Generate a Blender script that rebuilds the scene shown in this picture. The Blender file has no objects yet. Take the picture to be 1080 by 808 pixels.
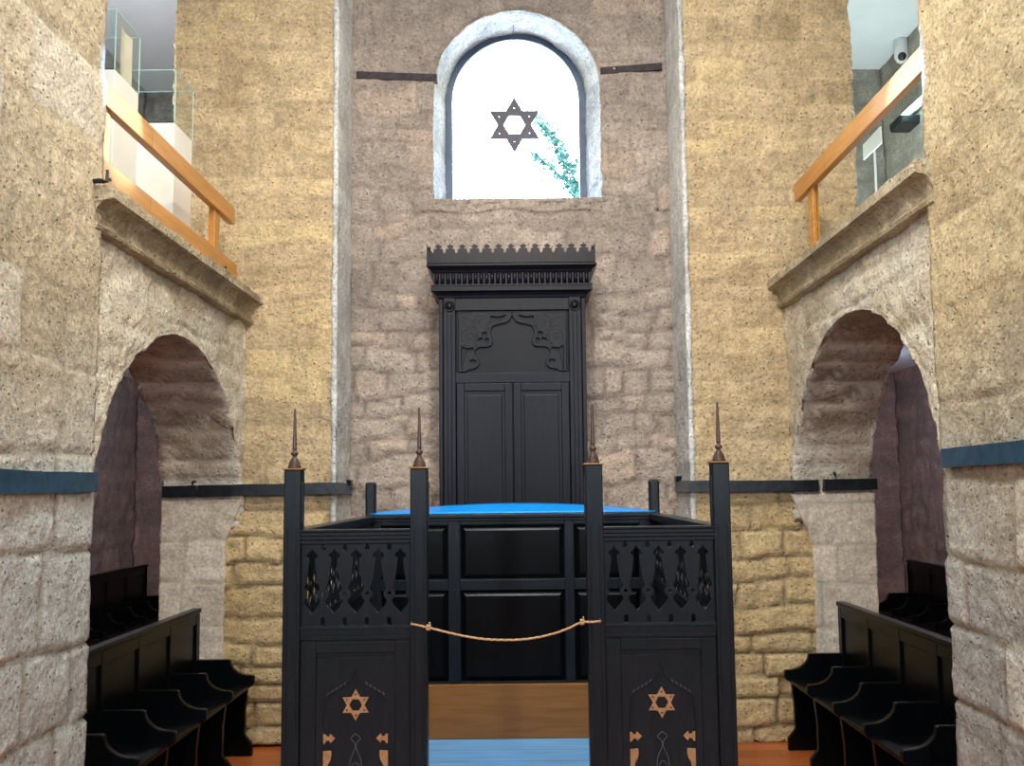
import bpy, bmesh, math, random
from mathutils import Vector, Matrix, noise
random.seed(7)
PI = math.pi
sc = bpy.context.scene
COL = sc.collection
F = 960.0; CX, CY = 545.0, 431.0; EYE = 1.75
PITCH, ROLL = math.radians(5.0), math.radians(-0.6)
CAM_R = Matrix.Rotation(PI/2+PITCH, 3, 'X') @ Matrix.Rotation(ROLL, 3, 'Z')

def ray(x, y):
    return CAM_R @ Vector(((x-CX)/F, -(y-CY)/F, -1.0))
def P(x, y, D):                      # photo pixel -> point on the plane Y = D
    d = ray(x, y); t = D/d.y
    return Vector((d.x*t, D, EYE+d.z*t))
def PX(x, y, X):                     # photo pixel -> point on the plane X = X
    d = ray(x, y); t = X/d.x
    return Vector((X, d.y*t, EYE+d.z*t))

# ------------------------------------------------------------------ materials
def new_mat(name):
    m = bpy.data.materials.new(name); m.use_nodes = True
    nt = m.node_tree; nt.nodes.clear()
    out = nt.nodes.new('ShaderNodeOutputMaterial')
    b = nt.nodes.new('ShaderNodeBsdfPrincipled')
    nt.links.new(b.outputs[0], out.inputs[0])
    return m, nt, b
def N(nt, typ, **kw):
    n = nt.nodes.new(typ)
    for k, v in kw.items():
        if k in n.inputs: n.inputs[k].default_value = v
        else: setattr(n, k, v)
    return n
def mixc(nt, fac, a, b, blend='MIX'):
    n = nt.nodes.new('ShaderNodeMix'); n.data_type = 'RGBA'; n.blend_type = blend
    for i, v in ((0, fac), (6, a), (7, b)):
        if hasattr(v, 'node'): nt.links.new(v, n.inputs[i])
        else: n.inputs[i].default_value = v if i == 0 else (*v, 1)
    return n.outputs[2]
def ramp(nt, fac, p0, p1):
    n = nt.nodes.new('ShaderNodeMapRange'); n.inputs[1].default_value = p0; n.inputs[2].default_value = p1
    nt.links.new(fac, n.inputs[0]); return n.outputs[0]
def s2l(c):
    return tuple(((v/255)/12.92 if v/255 <= .04045 else ((v/255+.055)/1.055)**2.4) for v in c)

def stone_mat(name, c1, c2, c3, mortar, bump=0.5, zone=None, pits=.6, accent=.45):
    """c1/c2 the two stone colours, c3 an accent block colour; zone = second palette (c1b, c2b)"""
    m, nt, b = new_mat(name)
    tc = N(nt, 'ShaderNodeTexCoord')
    at = N(nt, 'ShaderNodeAttribute', attribute_name='stone')
    sep = N(nt, 'ShaderNodeSeparateColor'); nt.links.new(at.outputs['Color'], sep.inputs[0])
    big = N(nt, 'ShaderNodeTexNoise', Scale=1.7, Detail=5.0, Roughness=.65)
    mid = N(nt, 'ShaderNodeTexNoise', Scale=9.0, Detail=6.0, Roughness=.7)
    fine = N(nt, 'ShaderNodeTexNoise', Scale=48.0, Detail=5.0, Roughness=.7)
    vor = N(nt, 'ShaderNodeTexVoronoi', Scale=26.0)
    for n in (big, mid, fine, vor): nt.links.new(tc.outputs['Object'], n.inputs['Vector'])
    def pal(a, bb):
        c = mixc(nt, ramp(nt, big.outputs[0], .35, .65), a, bb)
        return mixc(nt, ramp(nt, sep.outputs[0], 0, 1), c, mixc(nt, .45, a, bb))
    c = pal(c1, c2)
    if zone:
        c = mixc(nt, sep.outputs[2], c, pal(*zone))
    # accent blocks
    acc = ramp(nt, sep.outputs[0], .80, .9)
    am = N(nt, 'ShaderNodeMath', operation='MULTIPLY'); nt.links.new(acc, am.inputs[0]); am.inputs[1].default_value = accent
    c = mixc(nt, am.outputs[0], c, c3)
    # value variation per block and by stain
    v = N(nt, 'ShaderNodeMapRange'); nt.links.new(sep.outputs[0], v.inputs[0]); v.inputs[3].default_value = .84; v.inputs[4].default_value = 1.1
    cmb = N(nt, 'ShaderNodeCombineColor')
    for i in range(3): nt.links.new(v.outputs[0], cmb.inputs[i])
    c = mixc(nt, 1.0, c, cmb.outputs[0], 'MULTIPLY')
    st = ramp(nt, mid.outputs[0], .30, .70)
    g = N(nt, 'ShaderNodeMapRange'); nt.links.new(st, g.inputs[0]); g.inputs[3].default_value = .74; g.inputs[4].default_value = 1.14
    cm2 = N(nt, 'ShaderNodeCombineColor')
    for i in range(3): nt.links.new(g.outputs[0], cm2.inputs[i])
    c = mixc(nt, 1.0, c, cm2.outputs[0], 'MULTIPLY')
    g2 = N(nt, 'ShaderNodeMapRange'); nt.links.new(fine.outputs[0], g2.inputs[0]); g2.inputs[1].default_value = .32; g2.inputs[2].default_value = .62; g2.inputs[3].default_value = .62; g2.inputs[4].default_value = 1.12
    cm3 = N(nt, 'ShaderNodeCombineColor')
    for i in range(3): nt.links.new(g2.outputs[0], cm3.inputs[i])
    c = mixc(nt, 1.0, c, cm3.outputs[0], 'MULTIPLY')
    c = mixc(nt, sep.outputs[1], c, mortar)
    # small pits, darker in colour
    msk = ramp(nt, mid.outputs[0], .42, .56)
    pit = ramp(nt, vor.outputs['Distance'], .02, .20)
    inv = N(nt, 'ShaderNodeMath', operation='SUBTRACT'); inv.inputs[0].default_value = 1; nt.links.new(pit, inv.inputs[1])
    pm = N(nt, 'ShaderNodeMath', operation='MULTIPLY'); nt.links.new(inv.outputs[0], pm.inputs[0]); nt.links.new(msk, pm.inputs[1])
    pm2 = N(nt, 'ShaderNodeMath', operation='MULTIPLY'); nt.links.new(pm.outputs[0], pm2.inputs[0]); pm2.inputs[1].default_value = pits
    c = mixc(nt, pm2.outputs[0], c, tuple(v*.3 for v in c2))
    nt.links.new(c, b.inputs['Base Color'])
    b.inputs['Roughness'].default_value = .92
    b.inputs['Specular IOR Level'].default_value = .15
    # relief
    f2 = N(nt, 'ShaderNodeTexNoise', Scale=26.0, Detail=3.0, Roughness=.6); nt.links.new(tc.outputs['Object'], f2.inputs['Vector'])
    def mul(o, k):
        q = N(nt, 'ShaderNodeMath', operation='MULTIPLY'); nt.links.new(o, q.inputs[0]); q.inputs[1].default_value = k; return q.outputs[0]
    def add(o, p):
        q = N(nt, 'ShaderNodeMath', operation='ADD'); nt.links.new(o, q.inputs[0]); nt.links.new(p, q.inputs[1]); return q.outputs[0]
    h = add(add(mul(mid.outputs[0], 1.2), mul(f2.outputs[0], .6)), add(mul(fine.outputs[0], .22), mul(pit, pits*.9)))
    bp = N(nt, 'ShaderNodeBump', Strength=bump, Distance=.024); nt.links.new(h, bp.inputs['Height'])
    nt.links.new(bp.outputs[0], b.inputs['Normal'])
    return m

def plain(name, col, rough=.5, metal=0, spec=.5, noise_amt=.12, nscale=12, bump=0.05, stretch=(1, 1, 1)):
    m, nt, b = new_mat(name)
    tc = N(nt, 'ShaderNodeTexCoord'); mp = N(nt, 'ShaderNodeMapping'); mp.inputs['Scale'].default_value = stretch
    nt.links.new(tc.outputs['Object'], mp.inputs[0])
    n = N(nt, 'ShaderNodeTexNoise', Scale=nscale, Detail=4.0); nt.links.new(mp.outputs[0], n.inputs['Vector'])
    lo = tuple(v*(1-noise_amt) for v in col); hi = tuple(min(1, v*(1+noise_amt)) for v in col)
    nt.links.new(mixc(nt, ramp(nt, n.outputs[0], .3, .7), lo, hi), b.inputs['Base Color'])
    b.inputs['Roughness'].default_value = rough; b.inputs['Metallic'].default_value = metal
    b.inputs['Specular IOR Level'].default_value = spec
    if bump:
        bp = N(nt, 'ShaderNodeBump', Strength=bump, Distance=.01); nt.links.new(n.outputs[0], bp.inputs['Height']); nt.links.new(bp.outputs[0], b.inputs['Normal'])
    return m
def plank_mat(name, c1, c2, width=.12, rough=.35, axis='X', gap=.02, bw=1.6):
    m, nt, b = new_mat(name)
    tc = N(nt, 'ShaderNodeTexCoord'); mp = N(nt, 'ShaderNodeMapping'); nt.links.new(tc.outputs['Object'], mp.inputs[0]); mp.inputs['Location'].default_value = (2.3, .03, 0)
    if axis == 'Y': mp.inputs['Rotation'].default_value = (0, 0, PI/2)
    br = N(nt, 'ShaderNodeTexBrick', Scale=1.0); br.inputs['Brick Width'].default_value = bw; br.inputs['Row Height'].default_value = width
    br.inputs['Mortar Size'].default_value = .0025; br.inputs['Color1'].default_value = (*c1, 1); br.inputs['Color2'].default_value = (*c2, 1)
    br.inputs['Mortar'].default_value = tuple(v*.25 for v in c1)+(1,)
    nt.links.new(mp.outputs[0], br.inputs['Vector'])
    mp2 = N(nt, 'ShaderNodeMapping'); mp2.inputs['Scale'].default_value = (2, 30, 30); nt.links.new(mp.outputs[0], mp2.inputs[0])
    n = N(nt, 'ShaderNodeTexNoise', Scale=1.5, Detail=5.0, Distortion=.6); nt.links.new(mp2.outputs[0], n.inputs['Vector'])
    g = N(nt, 'ShaderNodeMapRange'); nt.links.new(n.outputs[0], g.inputs[0]); g.inputs[1].default_value = .3; g.inputs[2].default_value = .7; g.inputs[3].default_value = .75; g.inputs[4].default_value = 1.12
    cm = N(nt, 'ShaderNodeCombineColor')
    for i in range(3): nt.links.new(g.outputs[0], cm.inputs[i])
    nt.links.new(mixc(nt, 1.0, br.outputs[0], cm.outputs[0], 'MULTIPLY'), b.inputs['Base Color'])
    b.inputs['Roughness'].default_value = rough
    return m
def emit_mat(name, col, s):
    m = bpy.data.materials.new(name); m.use_nodes = True; nt = m.node_tree; nt.nodes.clear()
    o = nt.nodes.new('ShaderNodeOutputMaterial'); e = nt.nodes.new('ShaderNodeEmission')
    e.inputs[0].default_value = (*col, 1); e.inputs[1].default_value = s; nt.links.new(e.outputs[0], o.inputs[0]); return m
def glass_mat(name, tint=(.975, .99, .985), gloss=.06):
    m = bpy.data.materials.new(name); m.use_nodes = True; nt = m.node_tree; nt.nodes.clear()
    o = nt.nodes.new('ShaderNodeOutputMaterial'); t = nt.nodes.new('ShaderNodeBsdfTransparent'); g = nt.nodes.new('ShaderNodeBsdfGlossy')
    g.inputs['Roughness'].default_value = .02; t.inputs[0].default_value = (*tint, 1)
    fr = nt.nodes.new('ShaderNodeLayerWeight'); fr.inputs[0].default_value = .12
    mm = nt.nodes.new('ShaderNodeMath'); mm.operation = 'MULTIPLY_ADD'; mm.inputs[1].default_value = .35; mm.inputs[2].default_value = .01
    nt.links.new(fr.outputs['Facing'], mm.inputs[0])
    mx = nt.nodes.new('ShaderNodeMixShader'); nt.links.new(mm.outputs[0], mx.inputs[0])
    nt.links.new(t.outputs[0], mx.inputs[1]); nt.links.new(g.outputs[0], mx.inputs[2]); nt.links.new(mx.outputs[0], o.inputs[0]); return m

M = {}
M['near'] = stone_mat('near_limestone', s2l((214, 196, 164)), s2l((190, 172, 142)), s2l((215, 208, 196)), s2l((150, 138, 118)),
                      bump=.8, zone=(s2l((216, 213, 204)), s2l((196, 196, 190))), pits=.8)  # zone: cool daylight on the lower wall put into the stone colour
M['near_r'] = stone_mat('near_right_limestone', s2l((214, 194, 154)), s2l((194, 170, 130)), s2l((218, 208, 190)), s2l((150, 134, 108)),
                      bump=.8, zone=(s2l((216, 208, 194)), s2l((192, 190, 182))), pits=.8)  # lower-wall zone palette carries the cool light here too
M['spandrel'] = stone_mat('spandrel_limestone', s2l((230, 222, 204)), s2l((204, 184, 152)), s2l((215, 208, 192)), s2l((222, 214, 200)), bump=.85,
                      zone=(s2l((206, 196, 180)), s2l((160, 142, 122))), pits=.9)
M['pier'] = stone_mat('pier_yellow_limestone', s2l((216, 191, 152)), s2l((196, 169, 128)), s2l((204, 180, 130)), s2l((128, 112, 86)), bump=.85,
                      zone=(s2l((222, 196, 150)), s2l((204, 173, 122))), pits=.8)
M['apse'] = stone_mat('apse_rubble', s2l((188, 172, 156)), s2l((166, 151, 139)), s2l((190, 160, 136)), s2l((112, 98, 90)), bump=.9, pits=.8, accent=.3)
M['reveal'] = stone_mat('window_lit_reveal', s2l((236, 234, 230)), s2l((215, 212, 205)), s2l((225, 220, 210)), s2l((200, 195, 185)), bump=1.0)  # whiter than the pier stone to carry the window light
M['winreveal'] = stone_mat('daylight_tinted_reveal', s2l((196, 208, 224)), s2l((160, 174, 192)), s2l((190, 200, 215)), s2l((150, 160, 175)), bump=1.0, pits=.9)  # blue tint of the daylight put into the reveal colour
M['aisle'] = stone_mat('aisle_pink_stone', s2l((176, 148, 138)), s2l((140, 122, 116)), s2l((180, 140, 125)), s2l((130, 115, 108)), bump=.8)
M['gallery_stone'] = stone_mat('gallery_grey_stone', s2l((190, 184, 172)), s2l((158, 152, 142)), s2l((175, 165, 150)), s2l((130, 125, 115)), bump=.8)
M['gallery_pale'] = stone_mat('gallery_pale_wall', s2l((205, 203, 198)), s2l((190, 188, 182)), s2l((200, 198, 190)), s2l((185, 180, 172)), bump=.3, pits=.1)
M['impost'] = stone_mat('impost_smooth_stone', s2l((232, 220, 202)), s2l((216, 202, 182)), s2l((205, 200, 190)), s2l((170, 160, 140)), bump=.35, pits=.2)
M['cornice'] = stone_mat('cornice_stone', s2l((200, 184, 152)), s2l((172, 154, 124)), s2l((190, 178, 155)), s2l((150, 140, 120)), bump=.9, pits=1.0)
M['black'] = plain('black_stained_wood', (.0022, .0025, .0031), .29, spec=.15, nscale=6, noise_amt=.25, stretch=(8, 8, 1), bump=.05)
M['black2'] = plain('bimah_black_wood', (.0100, .0125, .0155), .30, spec=.20, nscale=6, noise_amt=.2, stretch=(8, 8, 1), bump=.05)
M['ark'] = plain('ark_dark_oak', (.0062, .0055, .0085), .33, spec=.16, nscale=5, noise_amt=.3, stretch=(8, 8, 1), bump=.08)
M['arkpanel'] = plain('ark_carved_ground', (.0055, .0055, .0075), .42, spec=.16, nscale=5, noise_amt=.2, bump=.05)
M['gold'] = plain('gilded_wood', s2l((168, 120, 78)), .45, spec=.4, nscale=40, noise_amt=.2)
M['brass'] = plain('worn_gilt_edge', s2l((150, 112, 62)), .4, metal=.3)
M['finial'] = plain('brown_turned_wood', s2l((74, 50, 42)), .38, nscale=30, noise_amt=.25)
M['band'] = plain('dark_painted_iron', (.014, .018, .022), .33, metal=.2, spec=.6, nscale=18, noise_amt=.35, bump=.25)
M['band_cool_lit'] = plain('cool_lit_iron', (.022, .068, .118), .35, metal=.1, spec=.6, nscale=18, noise_amt=.35, bump=.25)  # same dark iron, blue of the cool light put into its base colour
M['oak'] = plank_mat('orange_varnished_wood', s2l((196, 134, 62)), s2l((188, 126, 56)), .5, .33, 'Y')
M['floor'] = plank_mat('orange_floor_boards', s2l((196, 106, 52)), s2l((176, 92, 44)), .16, .3)
M['riser'] = plank_mat('brown_step_boards', s2l((158, 100, 38)), s2l((140, 88, 34)), .2, .4, bw=9)
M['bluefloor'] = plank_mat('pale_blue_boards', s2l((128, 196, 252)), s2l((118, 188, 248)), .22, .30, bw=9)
M['bluetop'] = plain('blue_satin_board', (.001, .27, .80), .35, spec=.3, nscale=3, noise_amt=.25, stretch=(2, 30, 1))
M['plaster'] = plain('white_plaster', (.78, .8, .82), .9, nscale=3, noise_amt=.03)
M['rearwall'] = plain('rear_dark_stone', (.10, .10, .11), .9)
M['plinth'] = plain('cream_painted_plinth', (.80, .78, .70), .6, noise_amt=.02)
M['paper'] = plain('cream_paper', (.85, .78, .62), .8, noise_amt=.04)
M['white'] = plain('white_plastic', (.8, .8, .8), .4, noise_amt=.02)
M['darkplastic'] = plain('black_plastic', (.02, .02, .02), .4)
M['glass'] = glass_mat('case_glass'); M['pane'] = glass_mat('window_glass', (.97, .99, 1))
M['glassedge'] = plain('green_glass_edge', (.42, .68, .60), .15, noise_amt=.05)
M['frame'] = plain('blue_grey_window_frame', (.035, .06, .10), .35, noise_amt=.2)
M['starmetal'] = plain('dark_star_metal', (.06, .05, .07), .5)
M['rope'] = plain('hemp_rope', s2l((205, 160, 110)), .85, nscale=120, noise_amt=.3, bump=.4)
M['tube'] = emit_mat('lit_tube', (.55, .95, 1.0), 9)
M['leaf'] = plain('sunlit_leaf', (.012, .085, .085), .8, noise_amt=.3)
M['bark'] = plain('bark', (.03, .08, .09), .9)
M['groove'] = plain('groove_dark_wood', (.006, .006, .007), .5)  # near-black tone for carving lines, battens and the grille
M['inlay'] = plain('grey_inlay_line', (.10, .10, .095), .5)

# ------------------------------------------------------------------ object helpers
def link(name, me, mat=None, parent=None, smooth=False):
    o = bpy.data.objects.new(name, me); COL.objects.link(o)
    if mat is not None:
        me.materials.append(mat)
    if smooth:
        for p in me.polygons: p.use_smooth = True
    if parent is not None:
        o.parent = parent
        o.matrix_parent_inverse = Matrix.Translation(-Vector(parent.location)) if parent.parent is None and parent.type == 'EMPTY' else Matrix()
    return o
def from_bm(name, bm, mat=None, parent=None, smooth=False, recalc=True):
    if recalc: bmesh.ops.recalc_face_normals(bm, faces=bm.faces)
    me = bpy.data.meshes.new(name); bm.to_mesh(me); bm.free()
    return link(name, me, mat, parent, smooth)
def tag(o, label=None, cat=None, group=None, kind=None):
    if label: o['label'] = label
    if cat: o['category'] = cat
    if group: o['group'] = group
    if kind: o['kind'] = kind
    return o
def empty(name, loc, label, cat, group=None):
    o = bpy.data.objects.new(name, None); COL.objects.link(o); o.location = loc; o.empty_display_size = .1
    return tag(o, label, cat, group)
def box(bm, x0, x1, y0, y1, z0, z1, bev=0):
    r = bmesh.ops.create_cube(bm, size=1.0)
    vs = r['verts']
    for v in vs:
        v.co = Vector(((x0+x1)/2+v.co.x*(x1-x0), (y0+y1)/2+v.co.y*(y1-y0), (z0+z1)/2+v.co.z*(z1-z0)))
    if bev:
        es = list({e for v in vs for e in v.link_edges})
        bmesh.ops.bevel(bm, geom=es, offset=bev, segments=2, profile=.5, affect='EDGES')
def boxes(name, lst, mat, parent=None, bev=.003):
    bm = bmesh.new()
    for b in lst: box(bm, *b, bev=bev)
    return from_bm(name, bm, mat, parent)
def prism(bm, pts, fn, a, b):
    """polygon pts (u,v) swept from a to b; fn(u,v,w)->Vector"""
    A = [bm.verts.new(fn(u, v, a)) for u, v in pts]; B = [bm.verts.new(fn(u, v, b)) for u, v in pts]
    n = len(pts)
    bm.faces.new(A); bm.faces.new(B[::-1])
    for i in range(n): bm.faces.new((A[i], B[i], B[(i+1) % n], A[(i+1) % n]))
def tube(bm, pts, r, seg=8, closed=False):
    pts = [Vector(p) for p in pts]; rings = []
    n = len(pts)
    for i, p in enumerate(pts):
        t = (pts[min(i+1, n-1)]-pts[max(i-1, 0)])
        if closed: t = pts[(i+1) % n]-pts[(i-1) % n]
        t.normalize()
        ref = Vector((0, 0, 1)) if abs(t.z) < .9 else Vector((0, 1, 0))
        a = t.cross(ref).normalized(); b = t.cross(a)
        rr = r[i] if isinstance(r, (list, tuple)) else r
        rings.append([bm.verts.new(p+a*rr*math.cos(2*PI*k/seg)+b*rr*math.sin(2*PI*k/seg)) for k in range(seg)])
    for i in range(n-1 if not closed else n):
        A, B = rings[i], rings[(i+1) % n]
        for k in range(seg): bm.faces.new((A[k], A[(k+1) % seg], B[(k+1) % seg], B[k]))
    if not closed:
        bm.faces.new(rings[0][::-1]); bm.faces.new(rings[-1])
def lathe(bm, prof, c, seg=16, sq=False):
    rings = []
    for r, z in prof:
        rings.append([bm.verts.new((c[0]+r*math.cos(2*PI*k/seg+PI/seg), c[1]+r*math.sin(2*PI*k/seg+PI/seg), c[2]+z)) for k in range(seg)])
    for A, B in zip(rings, rings[1:]):
        for k in range(seg): bm.faces.new((A[k], A[(k+1) % seg], B[(k+1) % seg], B[k]))
    bm.faces.new(rings[0][::-1]); bm.faces.new(rings[-1])
def plate(name, loops, y, th, mat, parent=None, bev=.0015, axis='Y', x0=0):
    """flat board cut to loops of (x,z); first outline then holes; front face at Y=y, thickness th behind it. axis X -> loops are (y,z), board at X=y"""
    cu = bpy.data.curves.new(name+'_c', 'CURVE'); cu.dimensions = '2D'; cu.fill_mode = 'BOTH'
    cu.extrude = max(.0001, th/2-bev); cu.bevel_depth = bev; cu.bevel_resolution = 1; cu.offset = -bev
    for lp in loops:
        s = cu.splines.new('POLY'); s.points.add(len(lp)-1); s.use_cyclic_u = True
        for p, (u, v) in zip(s.points, lp): p.co = (u, v, 0, 1)
    ob = bpy.data.objects.new('tmp', cu); COL.objects.link(ob)
    dg = bpy.context.evaluated_depsgraph_get()
    me = bpy.data.meshes.new_from_object(ob.evaluated_get(dg)); me.name = name
    bpy.data.objects.remove(ob); bpy.data.curves.remove(cu)
    for v in me.vertices:
        u, w, d = v.co
        v.co = (u, y+th/2-d, w) if axis == 'Y' else (y+th/2-d, u, w)
    bm = bmesh.new(); bm.from_mesh(me); me.materials.clear()
    bmesh.ops.remove_doubles(bm, verts=bm.verts, dist=1e-5)
    bmesh.ops.recalc_face_normals(bm, faces=bm.faces); bm.to_mesh(me); bm.free()
    return link(name, me, mat, parent)
def circle(cx, cy, r, n=16, a0=0):
    return [(cx+r*math.cos(a0+2*PI*k/n), cy+r*math.sin(a0+2*PI*k/n)) for k in range(n)]

# ------------------------------------------------------------------ masonry
_h = {}
def hsh(*k):
    if k not in _h: _h[k] = random.Random(hash(k) & 0xffffff).random()
    return _h[k]
def courses(seed, hmin, hmax):
    r = random.Random(seed); z = -.3; out = [z]
    while z < 8: z += r.uniform(hmin, hmax); out.append(z)
    return out
def rows(seed, hmin, hmax, wmin, wmax):
    cs = courses(seed, hmin, hmax); R = []
    for i in range(len(cs)-1):
        r = random.Random(seed*1000+i); s = -20+r.random(); e = [s]
        while s < 22: s += r.uniform(wmin, wmax); e.append(s)
        R.append(e)
    return cs, R
import bisect
def masonry(cs, R, seed, s, t, wob):
    t2 = t+wob*noise.noise(Vector((s*2.1, t*2.3, seed)))
    i = max(0, min(len(R)-1, bisect.bisect_right(cs, t2)-1))
    s2 = s+wob*noise.noise(Vector((s*2.7, t*3.1, seed+9)))
    e = R[i]; j = max(0, min(len(e)-2, bisect.bisect_right(e, s2)-1))
    d = min(t2-cs[i], cs[i+1]-t2, s2-e[j], e[j+1]-s2)
    return max(d, 0), hsh(seed, i, j), i
def lin(a, b, step):
    n = max(1, int(round((b-a)/step))); return [a+(b-a)*k/n for k in range(n+1)]
def lattice(bm, xs, ys, zs, fn=None, skip=()):
    V = {}
    nx, ny, nz = len(xs)-1, len(ys)-1, len(zs)-1
    def v(i, j, k):
        if (i, j, k) not in V:
            p = (xs[i], ys[j], zs[k]); V[(i, j, k)] = bm.verts.new(fn(*p) if fn else p)
        return V[(i, j, k)]
    def q(*a):
        try: bm.faces.new([v(*t) for t in a])
        except ValueError: pass
    for j in range(ny):
        for k in range(nz):
            if 'x0' not in skip: q((0, j, k), (0, j, k+1), (0, j+1, k+1), (0, j+1, k))
            if 'x1' not in skip: q((nx, j, k), (nx, j+1, k), (nx, j+1, k+1), (nx, j, k+1))
    for i in range(nx):
        for k in range(nz):
            if 'y0' not in skip: q((i, 0, k), (i+1, 0, k), (i+1, 0, k+1), (i, 0, k+1))
            if 'y1' not in skip: q((i, ny, k), (i, ny, k+1), (i+1, ny, k+1), (i+1, ny, k))
    for i in range(nx):
        for j in range(ny):
            if 'z0' not in skip: q((i, j, 0), (i, j+1, 0), (i+1, j+1, 0), (i+1, j, 0))
            if 'z1' not in skip: q((i, j, nz), (i+1, j, nz), (i+1, j+1, nz), (i, j+1, nz))
def stone(name, bm, mat, seed, hm=(.16, .27), wm=(.3, .6), rough=.012, groove=lambda p: .010, gmask=lambda p: .6, zone=lambda p: 0, wob=.03, gw=.014, edge=.0, smooth=True, still=lambda p: 1):
    cs, R = rows(seed, hm[0], hm[1], wm[0], wm[1])
    bm.normal_update()
    bm.verts.ensure_lookup_table()
    att = []; mv = []
    for v in bm.verts:
        p = v.co
        s, t = p.x+p.y, p.z
        d, hv, i = masonry(cs, R, seed, s, t, wob)
        mor = max(0, 1-d/gw)
        n1 = noise.noise(p*3.0+Vector((seed, 0, 0))); n2 = noise.noise(p*9.0); n3 = noise.noise(p*23.0)
        hgt = rough*(n1*.9+n2*.9+n3*.6)*(1-.5*mor) - groove(p)*mor + (hv-.5)*groove(p)*.7
        mv.append(v.normal*hgt*still(p)); g = gmask(p)
        att.append((hv, min(1, mor*g*(1+.4*n2)), max(0, min(1, zone(p))), 1))
    for v, d in zip(bm.verts, mv): v.co = v.co+d
    me = bpy.data.meshes.new(name); bm.to_mesh(me); bm.free()
    a = me.color_attributes.new('stone', 'FLOAT_COLOR', 'POINT')
    a.data.foreach_set('color', [c for t in att for c in t])
    o = link(name, me, mat, None, smooth)
    o['kind'] = 'structure'
    return o
def cl(x): return max(0., min(1., x))

NW, NP, NO = 1.92, 1.88, 2.47          # spandrel face, near pier face, outer face
Y0, Y1 = 4.05, 6.4                     # arch bay
YB = 6.95                              # apse back wall
HALF = {-1: 1.287, 1: 1.225}
def ymir(s, x): return s*x
OUT = 4.3; YE = 10.3

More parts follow.
